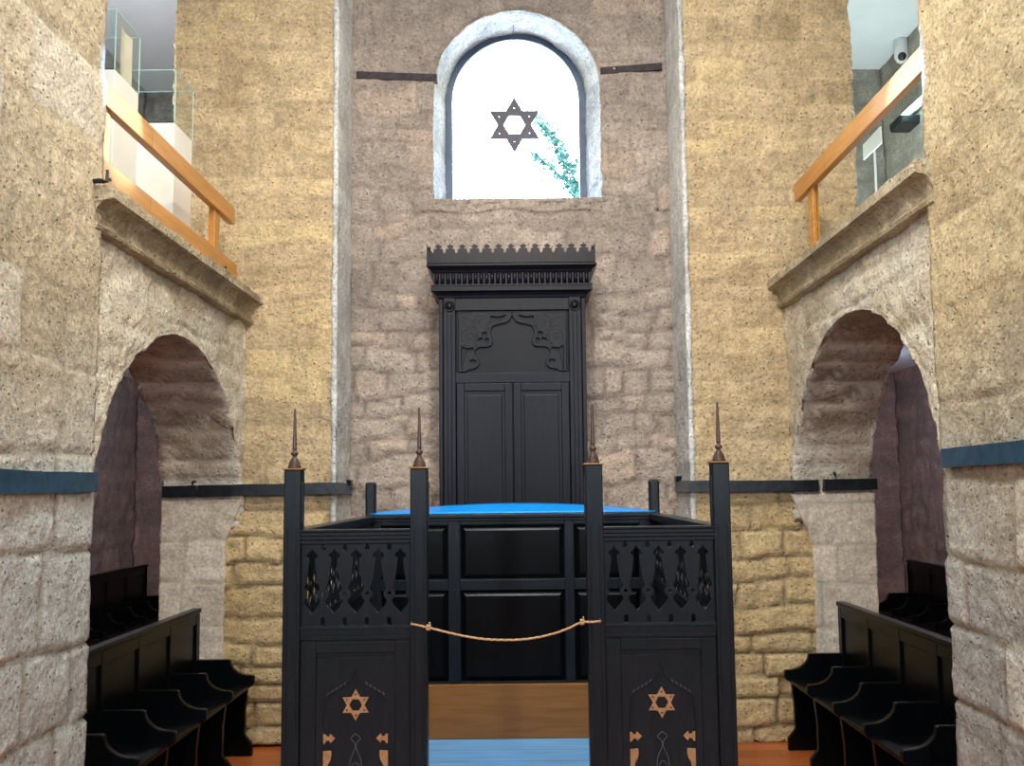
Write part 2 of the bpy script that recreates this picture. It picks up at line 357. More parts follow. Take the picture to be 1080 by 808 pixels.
def arch_z(y, s):
    c, R, a = ((Y0+Y1)/2, (Y1-Y0)/2, 2.64 if s < 0 else 2.74)
    zs = a-1.17 if s < 0 else a-1.24
    u = max(-1, min(1, (y-c)/R))
    return zs+(a-zs)*math.sqrt(max(0, 1-u*u))
LEDGE = {-1: 3.12, 1: 3.20}
for s, side in ((-1, 'left'), (1, 'right')):
    # near pier
    bm = bmesh.new()
    xs = [NP, NP+.2, NP+.4, NO] if s > 0 else [-NO, -NP-.4, -NP-.2, -NP]
    lattice(bm, xs, [-3.2, -1.5, 0, 1, 1.6, 2.0]+lin(2.02, Y0, .02), lin(0, 4.6, .02)+[4.9, 5.4, 6, 7.2])
    stone('wall_%s_near_pier' % side, bm, M['near' if s < 0 else 'near_r'], 11+s, (.30, .42), (.35, .7), rough=.008,
          groove=lambda p: .013*cl((2.6-p.z)/.9)+.005, gmask=lambda p: .55*cl((2.3-p.z)/.6)+.42, zone=lambda p: cl((2.5-p.z)/1.1+.35*noise.noise(p*1.3)), gw=.020)
    # spandrel with the arch cut through
    bm = bmesh.new()
    ts = [(Y0+Y1)/2-(Y1-Y0)/2*math.cos(PI*k/84) for k in range(85)]
    xs = lin(NW, NO, .04) if s > 0 else lin(-NO, -NW, .04)
    top = LEDGE[s]-.05
    def fn(x, y, k, s=s, top=top):
        a = arch_z(y, s); kk = (math.exp(k*1.0)-1)/(math.e-1)
        return Vector((x, y, a+(top-a)*kk))
    lattice(bm, xs, ts, [k/46 for k in range(47)], fn)
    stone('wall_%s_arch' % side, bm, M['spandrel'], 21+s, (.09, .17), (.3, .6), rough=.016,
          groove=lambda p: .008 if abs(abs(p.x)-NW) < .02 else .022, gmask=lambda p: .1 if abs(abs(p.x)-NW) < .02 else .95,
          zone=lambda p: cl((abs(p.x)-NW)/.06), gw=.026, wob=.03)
    # far pier
    bm = bmesh.new()
    a = HALF[s]
    xs = [x*s for x in lin(a, NO, .02)]; xs.sort()
    lattice(bm, xs, [Y1]+lin(Y1+.03, YB, .05)[1:]+[8, YE], lin(0, 5.6, .02)+[6, 7.2], skip=())
    stone('wall_%s_far_pier' % side, bm, M['pier'], 31+s, (.115, .20), (.25, .75), rough=.014,
          groove=lambda p: .030*cl((1.8-p.z)/.3)+.007, gmask=lambda p: .7*cl((1.85-p.z)/.3)+.22, zone=lambda p: cl((1.8-p.z)/.3), gw=.019, wob=.045)
    # reveal of the apse opening, window light put into its pale colour
    bm = bmesh.new()
    xs = sorted([s*(a-.014), s*(a+.02)])
    lattice(bm, xs, lin(Y1-.012, YB+.02, .03), lin(0, 5.6, .03)+[6, 7.2])
    stone('trim_%s_apse_reveal' % side, bm, M['reveal'], 41+s, rough=.008, groove=lambda p: .002, gmask=lambda p: 0)
    # aisle walls: outer, end, gallery
    bm = bmesh.new()
    xs = sorted([s*OUT, s*(OUT+.3)])
    lattice(bm, xs, [-3.2, 0, 3]+lin(5, YE, .045), lin(0, 3.05, .045))
    stone('wall_%s_aisle' % side, bm, M['aisle'], 51+s, (.18, .3), (.3, .6), rough=.02, groove=lambda p: .018, gmask=lambda p: .7, gw=.045, wob=.06)
    bm = bmesh.new()
    xs = sorted([s*(NO-.05), s*(OUT+.3)]); xs = lin(xs[0], xs[1], .045)
    lattice(bm, xs, [YE, YE+.3], lin(0, 3.05, .045))
    stone('wall_%s_aisle_end' % side, bm, M['aisle'], 61+s, (.18, .3), (.3, .6), rough=.02, groove=lambda p: .018, gmask=lambda p: .7, gw=.045, wob=.06)
    bm = bmesh.new()
    GT = P(165, 97, YE).z if s < 0 else P(930, 73, YE).z
    lattice(bm, xs, [YE, YE+.3], lin(3.05, GT+.05, .07))
    stone('wall_%s_gallery_end' % side, bm, M['gallery_stone'], 71+s, (.18, .3), (.3, .6), rough=.02, groove=lambda p: .018, gmask=lambda p: .7, gw=.045, wob=.06)
    bm = bmesh.new()
    lattice(bm, sorted([s*OUT, s*(OUT+.3)]), [-3.2, 0, 3]+lin(4.5, YE, .09), lin(3.05, GT+.05, .09))
    stone('wall_%s_gallery' % side, bm, M['gallery_stone' if s > 0 else 'gallery_pale'], 81+s, (.2, .3), (.3, .6), rough=.02, groove=lambda p: .01, gmask=lambda p: .5)
    x0, x1 = sorted([s*(NW+.02), s*(OUT+.3)])
    tag(boxes('floor_%s_gallery' % side, [(x0, x1, -3.2, YE+.3, 3.02, LEDGE[s]-.055)], M['plaster'], bev=0), kind='structure')
    tag(boxes('ceiling_%s_gallery' % side, [(x0, x1, -3.2, YE+.3, GT, GT+.15)], M['plaster'], bev=0), kind='structure')
    x0, x1 = sorted([s*NW, s*NO])
    tag(boxes('wall_%s_upper' % side, [(x0, x1, Y0-.02, Y1+.02, GT-.01, 7.2)], M['plaster'], bev=0), kind='structure')

tag(boxes('floor', [(-4.6, 4.6, -3.4, 10.6, -.1, 0)], M['floor'], bev=0), kind='structure')
tag(boxes('ceiling', [(-2.6, 2.6, -3.4, 7.5, 7.15, 7.3)], M['plaster'], bev=0), kind='structure')
tag(boxes('wall_rear', [(-4.6, 4.6, -3.5, -3.2, 0, 7.3)], M['rearwall'], bev=0), kind='structure')

# ---- apse back wall with the arched window opening
ol, orr = P(456, 150, YB).x, P(635, 150, YB).x
zt = P(545, 10, YB).z; zb = P(545, 209, YB).z
YI = 7.36
il, ir = P(472, 150, YI).x, P(616, 150, YI).x
def outline(l, r, zb_, zt_, n1=90, n2=50, n3=120):
    c = (l+r)/2; R = (r-l)/2; zs = zt_-R
    pts = [(l+(r-l)*k/n1, zb_) for k in range(n1)]
    pts += [(r, zb_+(zs-zb_)*k/n2) for k in range(n2)]
    pts += [(c+R*math.cos(PI*k/n3), zs+R*math.sin(PI*k/n3)) for k in range(n3)]
    pts += [(l, zs+(zb_-zs)*k/n2) for k in range(n2)]
    return pts
O1 = outline(ol, orr, zb, zt)
O2 = outline(il, ir, zb-.01, zt-.02)
XL, XR, ZT = -HALF[-1]-.02, HALF[1]+.02, 7.2
ZJ = zb-.12
def rect(n1=90, n2=50, n3=120):
    c = (ol+orr)/2; R = (orr-ol)/2; zs = zt-R
    pts = [(XL+(XR-XL)*k/n1, ZJ) for k in range(n1)]
    pts += [(XR, ZJ+(zs-ZJ)*k/n2) for k in range(n2)]
    for k in range(n3):
        a = PI*k/n3; dx, dz = math.cos(a), math.sin(a)
        tx = ((XR-c) if dx > 0 else (c-XL))/max(1e-6, abs(dx)); tz = (ZT-zs)/max(1e-6, dz)
        t = min(tx, tz); pts.append((c+dx*t, zs+dz*t))
    pts += [(XL, zs-(zs-ZJ)*k/n2) for k in range(n2)]
    return pts
RC = rect()
bm = bmesh.new(); NR = 44
n = len(O1)
def lay(A, B, ya, yb, m):
    rings = []
    for j in range(m+1):
        t = j/m; rings.append([bm.verts.new((a[0]+(b[0]-a[0])*t, ya+(yb-ya)*t, a[1]+(b[1]-a[1])*t)) for a, b in zip(A, B)])
    return rings
ra = lay(RC, O1, YB, YB, NR); rb = lay(O1, O2, YB, YI, 14)[1:]; rc = lay(O2, RC, YI, YI, 3)[1:]
rings = ra+rb+rc
for ri, (A, B) in enumerate(zip(rings, rings[1:]+rings[:1])):
    for k in range(n):
        if ri == len(rings)-1 and k < 90: continue
        k2 = (k+1) % n
        bm.faces.new((A[k], A[k2], B[k2], B[k]))
lattice(bm, [XL+(XR-XL)*k/90 for k in range(91)], [YB, YI], lin(0, ZJ, .027), skip=('z1',))
for v in bm.verts:
    if abs(v.co.z-ZJ) < 1e-4: v.co.z = ZJ
bmesh.ops.remove_doubles(bm, verts=bm.verts, dist=1e-4)
bmesh.ops.recalc_face_normals(bm, faces=bm.faces)
def isrev(p): return p.y > YB+.02 or ((p.y > YB-.03) and ol-.03 < p.x < orr+.03 and zb-.01 < p.z < zt+.02)
apse = stone('wall_back', bm, M['apse'], 5, (.13, .24), (.16, .5), rough=.016, groove=lambda p: .018*cl((4.4-p.z)/1.2)+.006, gmask=lambda p: .45*cl((4.2-p.z)/1.5)+.35, gw=.022, wob=.12,
             still=lambda p: 0 if (abs(p.z-zb) < .03 and ol-.02 < p.x < orr+.02) else (.75 if isrev(p) else 1))
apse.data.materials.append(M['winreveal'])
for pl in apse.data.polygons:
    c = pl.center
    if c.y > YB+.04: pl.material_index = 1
# dark timber strip built into the apse wall, left and right of the window
for k, (a, b) in enumerate((((376, 79), (461, 82)), ((633, 75), (698, 70)))):
    p, q = P(*a, YB), P(*b, YB)
    bm = bmesh.new(); prism(bm, [(p.x, p.z-.03), (q.x, q.z-.03), (q.x, q.z+.025), (p.x, p.z+.025)], lambda u, v, w: Vector((u, w, v)), YB-.012, YB+.05)
    tag(from_bm('trim_%d' % (9+k), bm, plain('old_tie_timber%d' % k, (.045, .032, .035), .8, noise_amt=.4, nscale=20)), kind='structure')

# ---- window frame, pane
wf = bpy.data.objects.new('window_1', None); COL.objects.link(wf); wf.location = ((il+ir)/2, YI-.03, zb); wf['kind'] = 'structure'
ow = outline(il-.01, ir+.01, zb-.02, zt-.01); iw = outline(il+.045, ir-.045, zb+.012, zt-.065)
plate('window_frame', [ow, iw], YI-.05, .05, M['frame'], wf)
plate('pane', [outline(il, ir, zb, zt-.03)], YI-.022, .006, M['pane'], wf, bev=0.0005)

# ---- star hanging in the window
def hexagram(cx, cy, R):
    r = R/math.sqrt(3); return [(cx+(R if k % 2 == 0 else r)*math.sin(PI*k/6), cy+(R if k % 2 == 0 else r)*math.cos(PI*k/6)) for k in range(12)]
YS = 7.16
sp = P(542.5, 131.5, YS); SR = 31.5*YS/F
st = empty('hanging_star', (sp.x, YS, sp.z), 'dark metal six-pointed star hanging in the arched window', 'star')
holes = [circle(sp.x, sp.z, SR*.37, 6)]
for k in range(6): holes.append(circle(sp.x+SR*.60*math.sin(PI*k/3), sp.z+SR*.60*math.cos(PI*k/3), .004, 8))
plate('star_plate', [hexagram(sp.x, sp.z, SR)]+holes, YS, .012, M['starmetal'], st)
bm = bmesh.new()
zc = sp.z+SR
ztop = zt-.02
k = 0
z = zc
while z < ztop-.012:
    tube(bm, [(sp.x+.005*math.cos(2*PI*q/8)*(1 if k % 2 == 0 else .2), YS+.006+.005*math.cos(2*PI*q/8)*(.2 if k % 2 == 0 else 1), z+.011+.011*math.sin(2*PI*q/8)) for q in range(8)], .0016, 4, True)
    z += .019; k += 1
from_bm('chain', bm, M['starmetal'], st)

# ---- tree outside
tr = empty('tree', (1.9, 11.6, 0), 'leafy tree outside the arched window, branch drooping at lower right', 'tree')
bm = bmesh.new()
trunk = [(1.9, 11.6, 0), (1.85, 11.5, 2), (1.7, 11.4, 4), (1.5, 11.3, 5.0)]
tube(bm, trunk, [.16, .13, .1, .06], 10)
pa = [P(612, 205, 11), P(600, 175, 10.9), P(585, 150, 10.8), P(566, 122, 10.7)]
pb = [P(612, 205, 11), P(596, 190, 10.9), P(575, 172, 10.8), P(556, 158, 10.7)]
tube(bm, [Vector((1.5, 11.3, 4.9))]+pa, [.05, .02, .012, .008, .004], 6)
tube(bm, [Vector((1.5, 11.3, 4.9))]+pb, [.05, .02, .012, .008, .004], 6)
from_bm('trunk', bm, M['bark'], tr)
bm = bmesh.new()
rr = random.Random(3)
def leaf(bm, c, s):
    a = Vector((rr.uniform(-1, 1), rr.uniform(-1, 1), rr.uniform(-1, 1))).normalized(); b = a.cross(Vector((rr.uniform(-1, 1), rr.uniform(-1, 1), rr.uniform(-1, 1)))).normalized()
    vs = [bm.verts.new(c+a*s), bm.verts.new(c+b*s*.45), bm.verts.new(c-a*s), bm.verts.new(c-b*s*.45)]; bm.faces.new(vs)
for path, cnt, w in ((pa, 900, .10), (pb, 330, .06)):
    for i in range(cnt):
        t = rr.random()**1.2*2.99; j = int(t); q = path[j].lerp(path[j+1], t-j)
        ww = w*(1.3-.3*t)
        leaf(bm, q+Vector((rr.gauss(0, ww*.6), rr.gauss(0, ww), rr.gauss(0, ww*.6))), rr.uniform(.022, .05))
for i in range(1500):
    leaf(bm, Vector((2.0+rr.gauss(0, .5), 11.8+rr.gauss(0, .4), 5.6+rr.gauss(0, .5))), rr.uniform(.04, .08))
from_bm('foliage', bm, M['leaf'], tr, recalc=False)

# ------------------------------------------------------------------ cornices (ledges)
for s, side in ((-1, 'left'), (1, 'right')):
    z = LEDGE[s]; lip = 1.80
    ya, yb = (3.98, Y1+.02)
    prof = [(NO, z), (lip, z), (lip, z-.05), (lip+.012, z-.055)]
    for k in range(6):
        a = PI/2*k/5; prof.append((lip+.015+.075*math.sin(a)*.9, z-.058-.095*(1-math.cos(a))))
    prof += [(lip+.075, z-.155), (lip+.062, z-.170), (lip+.070, z-.188), (lip+.095, z-.195), (NW+.02, z-.195), (NO, z-.195)]
    ps = prof
    bm = bmesh.new()
    ysl = lin(ya, yb, .03); R_ = []
    for y in ysl: R_.append([bm.verts.new((s*u, y, v)) for u, v in ps])
    for A, B in zip(R_, R_[1:]):
        for i in range(len(ps)): bm.faces.new((A[i], A[(i+1) % len(ps)], B[(i+1) % len(ps)], B[i]))
    bm.faces.new(R_[0]); bm.faces.new(R_[-1][::-1])
    # split the profile's long flats so the noise has vertices to move
    bmesh.ops.recalc_face_normals(bm, faces=bm.faces)
    stone('trim_%d' % (1 if s < 0 else 2), bm, M['cornice'], 91+s, rough=.012, groove=lambda p: .002, gmask=lambda p: .1, smooth=False,
          still=lambda p: 1 if abs(p.x) < NW+.1 else 0)

# ------------------------------------------------------------------ imposts + iron bands
for s, side in ((-1, 'left'), (1, 'right')):
    # impost block and jamb facing (pale smooth stones) on the reveal side of the far pier
    if s < 0: pts = [(186, 527), (257, 526), (238, 574), (239, 700), (239, 790), (184, 790)]
    else: pts = [(918, 520), (833, 521), (857, 574), (858, 700), (858, 790), (921, 790)]
    poly = [(P(x, y, Y1).x, max(0, P(x, y, Y1).z)) for x, y in pts]
    poly[-1] = (s*(NO+.01), 0); poly[0] = (s*(NO+.01), poly[0][1]); poly[-2] = (poly[-2][0], 0)
    zs = lin(0, poly[0][1], .016)
    xin = lambda zz: (lambda a: a)(poly[1][0]+(poly[2][0]-poly[1][0])*cl((poly[1][1]-zz)/(poly[1][1]-poly[2][1])))
    bm = bmesh.new()
    fn = lambda u, y, zz, s=s: Vector((s*(NO+.01)+(xin(zz)-s*(NO+.01))*(u if s < 0 else 1-u), y, zz))
    lattice(bm, [k/32 for k in range(33)], [Y1-.042, Y1+.05], zs, fn)
    stone('trim_%d' % (3 if s < 0 else 4), bm, M['impost'], 101+s, (.22, .34), (.5, .9), rough=.006, groove=lambda p: .006, gmask=lambda p: .7, gw=.018, wob=.02)
def strap(name, pts3, h, th, nrm, mat='band'):
    """pts3: list of points along centre line, extruded to height h"""
    bm = bmesh.new(); rings = []
    q = []
    for a, b in zip(pts3, pts3[1:]):
        m = max(2, int((b-a).length/.04))
        for k in range(m): q.append(a.lerp(b, k/m))
    q.append(pts3[-1])
    for i, p in enumerate(q):
        nn = nrm(p); w = 1+.06*noise.noise(p*6)
        dz = .004*noise.noise(p*5+Vector((3, 3, 3)))
        rings.append([bm.verts.new(p+Vector((0, 0, dz+sz*h/2*w))+nn*o) for sz, o in ((-1, -.01), (-1, th), (1, th), (1, -.01))])
    for A, B in zip(rings, rings[1:]):
        for k in range(4): bm.faces.new((A[k], A[(k+1) % 4], B[(k+1) % 4], B[k]))
    bm.faces.new(rings[0]); bm.faces.new(rings[-1][::-1])
    return tag(from_bm(name, bm, M[mat]), kind='structure')
strap('trim_5', [PX(-40, 507, -NP), PX(96, 509, -NP)], .086, .03, lambda p: Vector((1, 0, 0)), 'band_cool_lit')
strap('trim_6', [PX(1120, 474, NP), PX(1000, 483.5, NP)], .082, .03, lambda p: Vector((-1, 0, 0)), 'band_cool_lit')
strap('trim_7', [P(175, 519, Y1), P(210, 518, Y1)], .078, .075, lambda p: Vector((0, -1, 0)))
strap('trim_7', [P(212, 518, Y1), P(357, 515, Y1)], .078, .075, lambda p: Vector((0, -1, 0)))
strap('trim_7', [PX(352, 515, -HALF[-1]), PX(369, 516, -HALF[-1]+.0)], .080, .03, lambda p: Vector((1, 0, 0)), 'band_cool_lit')
strap('trim_8', [P(921, 510.5, Y1), P(866, 511.5, Y1)], .078, .075, lambda p: Vector((0, -1, 0)))
strap('trim_8', [P(860, 512, Y1), P(725, 513, Y1)], .078, .075, lambda p: Vector((0, -1, 0)))
strap('trim_8', [Vector((HALF[1], Y1, P(725, 513, Y1).z)), Vector((HALF[1], YB-.02, P(717, 513, YB).z))], .080, .03, lambda p: Vector((-1, 0, 0)), 'band_cool_lit')
# nails / hooks
def hook(name, p, label, r=.012, ln=.07, dirv=Vector((0, -1, 0)), drop=.05):
    bm = bmesh.new()
    tube(bm, [p-dirv*.03, p+dirv*ln*.6, p+dirv*ln+Vector((0, 0, -.004)), p+dirv*ln+Vector((0, 0, drop))], [r, r*.9, r*.8, r*.5], 8)
    bm2 = bm
    lathe(bm, [(r*1.6, -.006), (r*1.9, 0), (r*1.6, .006)], p+dirv*.03, 10)
    return tag(from_bm(name, bm, M['band']), label, 'hook')
hook('iron_hook', P(207, 508, Y1), 'small iron hook above the joint in the left far iron band', drop=-.05)
hook('iron_hook', P(877, 499, Y1), 'small iron hook above the joint in the right far iron band', drop=-.04)
hook('iron_hook', PX(99, 191, -NP), 'black iron spike in the upper left wall beside the ledge', ln=.06, dirv=Vector((1, 0, 0)), drop=.05)
for (px, py, s) in ((364, 508, -1), (719, 504, 1)):
    p = PX(px, py, s*HALF[s]); bm = bmesh.new(); w = .05
    x0, x1 = sorted([p.x+s*.02, p.x-s*.05])
    prism(bm, [(p.y-.05, p.z+.012), (p.y+.05, p.z+.012), (p.y+.03, p.z-.03), (p.y-.03, p.z-.03)], lambda u, v, w: Vector((w, u, v)), x0, x1)
    tag(from_bm('iron_bracket', bm, M['band']), 'small iron bracket above the band end at the %s of the recess' % ('left' if s < 0 else 'right'), 'bracket')

# ------------------------------------------------------------------ gallery railings
def railing(s):
    zt_, zb_ = (3.69, 3.575) if s < 0 else (3.815, 3.69)
    X = 1.95
    zl = LEDGE[s]
    nm = 'left' if s < 0 else 'right'
    ro = empty('wooden_railing', (s*X, 5, zl-.01), 'orange varnished wooden railing on the %s gallery ledge' % nm, 'railing')
    y0 = 3.9; y1 = 6.12
    a, b = sorted([s*(X-.025), s*(X+.02)])
    boxes('top_rail', [(a, b, y0, y1, zb_, zt_)], M['oak'], ro, .004)
    a2, b2 = sorted([s*(X-.005), s*(X+.035)])
    if s < 0: boxes('bottom_rail', [(a, b, y0, 6.19, zl, zl+.19)], M['oak'], ro, .004)
    else: boxes('bottom_rail', [(a, b, y0, 6.19, zl, zl+.045)], M['oak'], ro, .004)
    for yc in ((4.20, 5.82) if s < 0 else (4.10, 5.85)):
        boxes('post', [(a2+.0, b2, yc-.05, yc+.05, zl, zb_+.05)], M['oak'], ro, .003)
    for yc in (4.28, 6.0):
        for dz in (.05, .11):
            if s > 0: continue
            bm = bmesh.new(); lathe(bm, [(.008, -.006), (.010, 0), (.006, .006)], (0, 0, 0), 8)
            for v in bm.verts: v.co = Vector((s*(X-.03)+v.co.z*s, yc-.07+v.co.x, zl+dz+v.co.y))
            from_bm('bolt', bm, M['darkplastic'], ro)
railing(-1); railing(1)

# ------------------------------------------------------------------ glass cases, left gallery
def case(name, x0, x1, y0, y1, zbot, ztop, label):
    zf = LEDGE[-1]-.055
    e = empty(name, ((x0+x1)/2, (y0+y1)/2, zf), label, 'display case', 'glass display cases on white plinths in the left gallery')
    boxes('plinth', [(x0, x1, y0, y1, zf, zbot)], M['plinth'], e, .004)
    t = .006
    g = [(x0, x1, y0, y0+t, zbot, ztop), (x0, x1, y1-t, y1, zbot, ztop), (x0, x0+t, y0+t, y1-t, zbot, ztop), (x1-t, x1, y0+t, y1-t, zbot, ztop), (x0+t, x1-t, y0+t, y1-t, ztop-t, ztop)]
    boxes('glass_hood', g, M['glass'], e, 0)
    w = .005; bm = bmesh.new()
    for x in (x0, x1):
        for y in (y0, y1): box(bm, x-w/2, x+w/2, y-w/2, y+w/2, zbot, ztop+w/2)
    for y in (y0, y1): box(bm, x0, x1, y-w/2, y+w/2, ztop-w/2, ztop+w/2)
    for x in (x0, x1): box(bm, x-w/2, x+w/2, y0, y1, ztop-w/2, ztop+w/2)
    from_bm('glass_edge', bm, M['glassedge'], e)
    boxes('base_tray', [(x0+.015, x1-.015, y0+.015, y1-.015, zbot, zbot+.012)], M['darkplastic'], e, 0)
    return e
xa = -2.30; ya_ = PX(122, 40, xa).y; yb_ = PX(147, 70, xa).y
case('display_case', xa-.5, xa, ya_, yb_, PX(122, 74, xa).z, PX(122, 9, xa).z, 'taller glass display case on a cream plinth, upper left gallery, paper inside')
za = PX(122, 74, xa).z
xb = -2.14; yc_ = PX(185, 100, xb).y; yd_ = PX(203.5, 120, xb).y
case('display_case', xb-.42, xb, yc_, yd_, PX(185, 130, xb).z, PX(185, 73, xb).z, 'shorter glass display case on a cream plinth beside the stone pier')
# paper sheet in the first case, slightly curved, leaning
bm = bmesh.new(); yp0, yp1 = PX(127, 60, xa-.04).y, PX(139.5, 60, xa-.04).y
V_ = []
for i in range(9):
    t = i/8; V_.append([bm.verts.new((xa-.04-.02*math.sin(PI*t), yp0+(yp1-yp0)*t, za+.012+(.36-.03*t)*k/8)) for k in range(9)])
for i in range(8):
    for k in range(8): bm.faces.new((V_[i][k], V_[i+1][k], V_[i+1][k+1], V_[i][k+1]))
bmesh.ops.solidify(bm, geom=bm.faces[:], thickness=.002)
tag(from_bm('paper_sheet', bm, M['paper']), 'cream paper sheet standing inside the taller glass case', 'paper')

# ------------------------------------------------------------------ right gallery: camera, tube lamp, loudspeaker, notice
GTr = P(930, 73, YE).z
p = P(951, 64, 9.6)
e = empty('security_camera', (p.x, 9.6, GTr), 'white dome security camera under the right gallery ceiling', 'security camera')
bm = bmesh.new(); lathe(bm, [(.02, p.z-GTr-.03), (.05, p.z-GTr-.01), (.075, p.z-GTr+.04), (.075, 0)], (p.x, 9.6, GTr), 20); from_bm('housing', bm, M['white'], e, True)
bm = bmesh.new(); bmesh.ops.create_uvsphere(bm, u_segments=20, v_segments=12, radius=.045)
for v in bm.verts: v.co = Vector((p.x+v.co.x-.02, 9.54+v.co.y, p.z+.02+v.co.z))
from_bm('lens_dome', bm, M['darkplastic'], e, True)
Xg = OUT-.1
a, b = PX(953, 122, Xg), PX(974, 103, Xg)
e = empty('tube_lamp', ((a.x+b.x)/2, (a.y+b.y)/2, a.z), 'lit bluish fluorescent tube on the right gallery wall', 'lamp')
bm = bmesh.new(); tube(bm, [a, b], .028, 12); from_bm('tube', bm, M['tube'], e)
bm = bmesh.new(); tube(bm, [a+Vector((.05, .12, .02)), b+Vector((.05, -.1, .02))], .035, 8); from_bm('fitting', bm, M['white'], e)
c = PX(949, 131, OUT-.15)
e = empty('wall_loudspeaker', (c.x, c.y, c.z), 'small black loudspeaker below the tube lamp in the right gallery', 'loudspeaker')
boxes('body', [(c.x-.06, c.x+.16, c.y-.16, c.y+.12, c.z-.055, c.z+.045)], M['darkplastic'], e, .02)
boxes('front_grille', [(c.x-.068, c.x-.058, c.y-.14, c.y+.10, c.z-.04, c.z+.035)], M['groove'], e, .004)
# notice board (paper sign) on the outer wall
XN = 3.55
q = [PX(910.5, 153, XN), PX(929, 133, XN), PX(930, 151, XN), PX(911, 169, XN)]
nb = empty('notice_panel', (XN, (q[0].y+q[1].y)/2, LEDGE[1]-.055), 'plain white notice panel on a thin stand in the right gallery', 'sign')
bm = bmesh.new(); prism(bm, [(v.y, v.z) for v in q], lambda u, v, w: Vector((w, u, v)), XN-.006, XN+.006); from_bm('panel', bm, M['white'], nb)
bm = bmesh.new(); ymn = (q[0].y+q[1].y)/2; tube(bm, [(XN+.02, ymn, LEDGE[1]-.055), (XN+.02, ymn, q[0].z)], .012, 8); lathe(bm, [(.12, 0), (.12, .012), (.02, .02)], (XN+.02, ymn, LEDGE[1]-.055), 16)
from_bm('stand', bm, M['white'], nb)

# ------------------------------------------------------------------ the ark
YA = 6.50
ax0, ax1 = P(463, 420, YA).x, P(619, 420, YA).x
axc = (ax0+ax1)/2; hw = (ax1-ax0)/2
def az(y): return P(541, y, YA).z
def axx(x): return axc+(x-541)*YA/F
ark = empty('ark_cabinet', (axc, (YA+YB)/2, 0), 'tall black carved wooden ark cabinet against the stone wall', 'cabinet')
zc0 = az(314); ztop = az(258)
boxes('body', [(ax0, ax1, YA+.03, YB-.03, 0, zc0)], M['ark'], ark)
# pilasters
zlow = .0
for s in (-1, 1):
    xo = axc+s*hw; g = []
    w = 18*YA/F
    a, b = sorted([xo, xo-s*.028]); g.append((a, b, YA+.008, YA+.04, 0, zc0))
    a, b = sorted([xo-s*.034, xo-s*w]); 
    bm = bmesh.new(); box(bm, a, b, YA-.012, YA+.04, 0, zc0, .004)
    box(bm, a+.028, b-.028, YA-.022, YA-.01, .1, zc0-.12, .004)
    for gg in g: box(bm, *gg, bev=.003)
    pil = from_bm('pilaster', bm, M['ark'], ark)
    bm = bmesh.new()
    cx = (a+b)/2; cz = az(323)
    rr0 = .028
    rings = []
    for r, d in ((.040, 0), (.040, .012), (.034, .012), (.034, .004), (.026, .004), (.022, .012), (.010, .018), (.002, .019)):
        rings.append([bm.verts.new((cx+r*math.cos(2*PI*k/18), YA-.012-d, cz+r*math.sin(2*PI*k/18))) for k in range(18)])
    for A, B in zip(rings, rings[1:]):
        for k in range(18): bm.faces.new((A[k], A[(k+1) % 18], B[(k+1) % 18], B[k]))
    bm.faces.new(rings[-1])
    ro = from_bm('roundel', bm, M['ark'], pil, True)
# rails
xi0, xi1 = axx(481.5), axx(600.5)
boxes('top_rail', [(xi0-.01, xi1+.01, YA, YA+.04, az(327), zc0)], M['ark'], ark)
boxes('bottom_rail', [(xi0-.01, xi1+.01, YA, YA+.04, az(403.5), az(393))], M['ark'], ark)
boxes('carved_panel', [(xi0, xi1, YA+.018, YA+.04, az(393), az(327))], M['arkpanel'], ark)
# carved spandrels, drawn in zoomed pixels (z2) about the centre 541
def zz(u, v): return (axx(541+(u-541)*.2037), az(240+v*.2037))
def catmull(pts, n=6, closed=False):
    out = []; m = len(pts)
    for i in range(m if closed else m-1):
        p0, p1, p2, p3 = (pts[(i-1) % m] if closed or i > 0 else pts[0]), pts[i], pts[(i+1) % m], (pts[(i+2) % m] if closed or i+2 < m else pts[-1])
        for k in range(n):
            t = k/n
            out.append(tuple(.5*((2*b)+(-a+c)*t+(2*a-5*b+4*c-d)*t*t+(-a+3*b-3*c+d)*t**3) for a, b, c, d in zip(p0, p1, p2, p3)))
    if not closed: out.append(pts[-1])
    return out
curve = catmull([(541, 455), (518, 488), (470, 500), (438, 512), (428, 540), (432, 562), (440, 585), (432, 608), (405, 618), (372, 618), (348, 632), (345, 652), (362, 680), (368, 705), (345, 728), (310, 735), (300, 745)], 5)
sp_l = [(258, 440), (541, 440)]+curve+[(258, 745)]
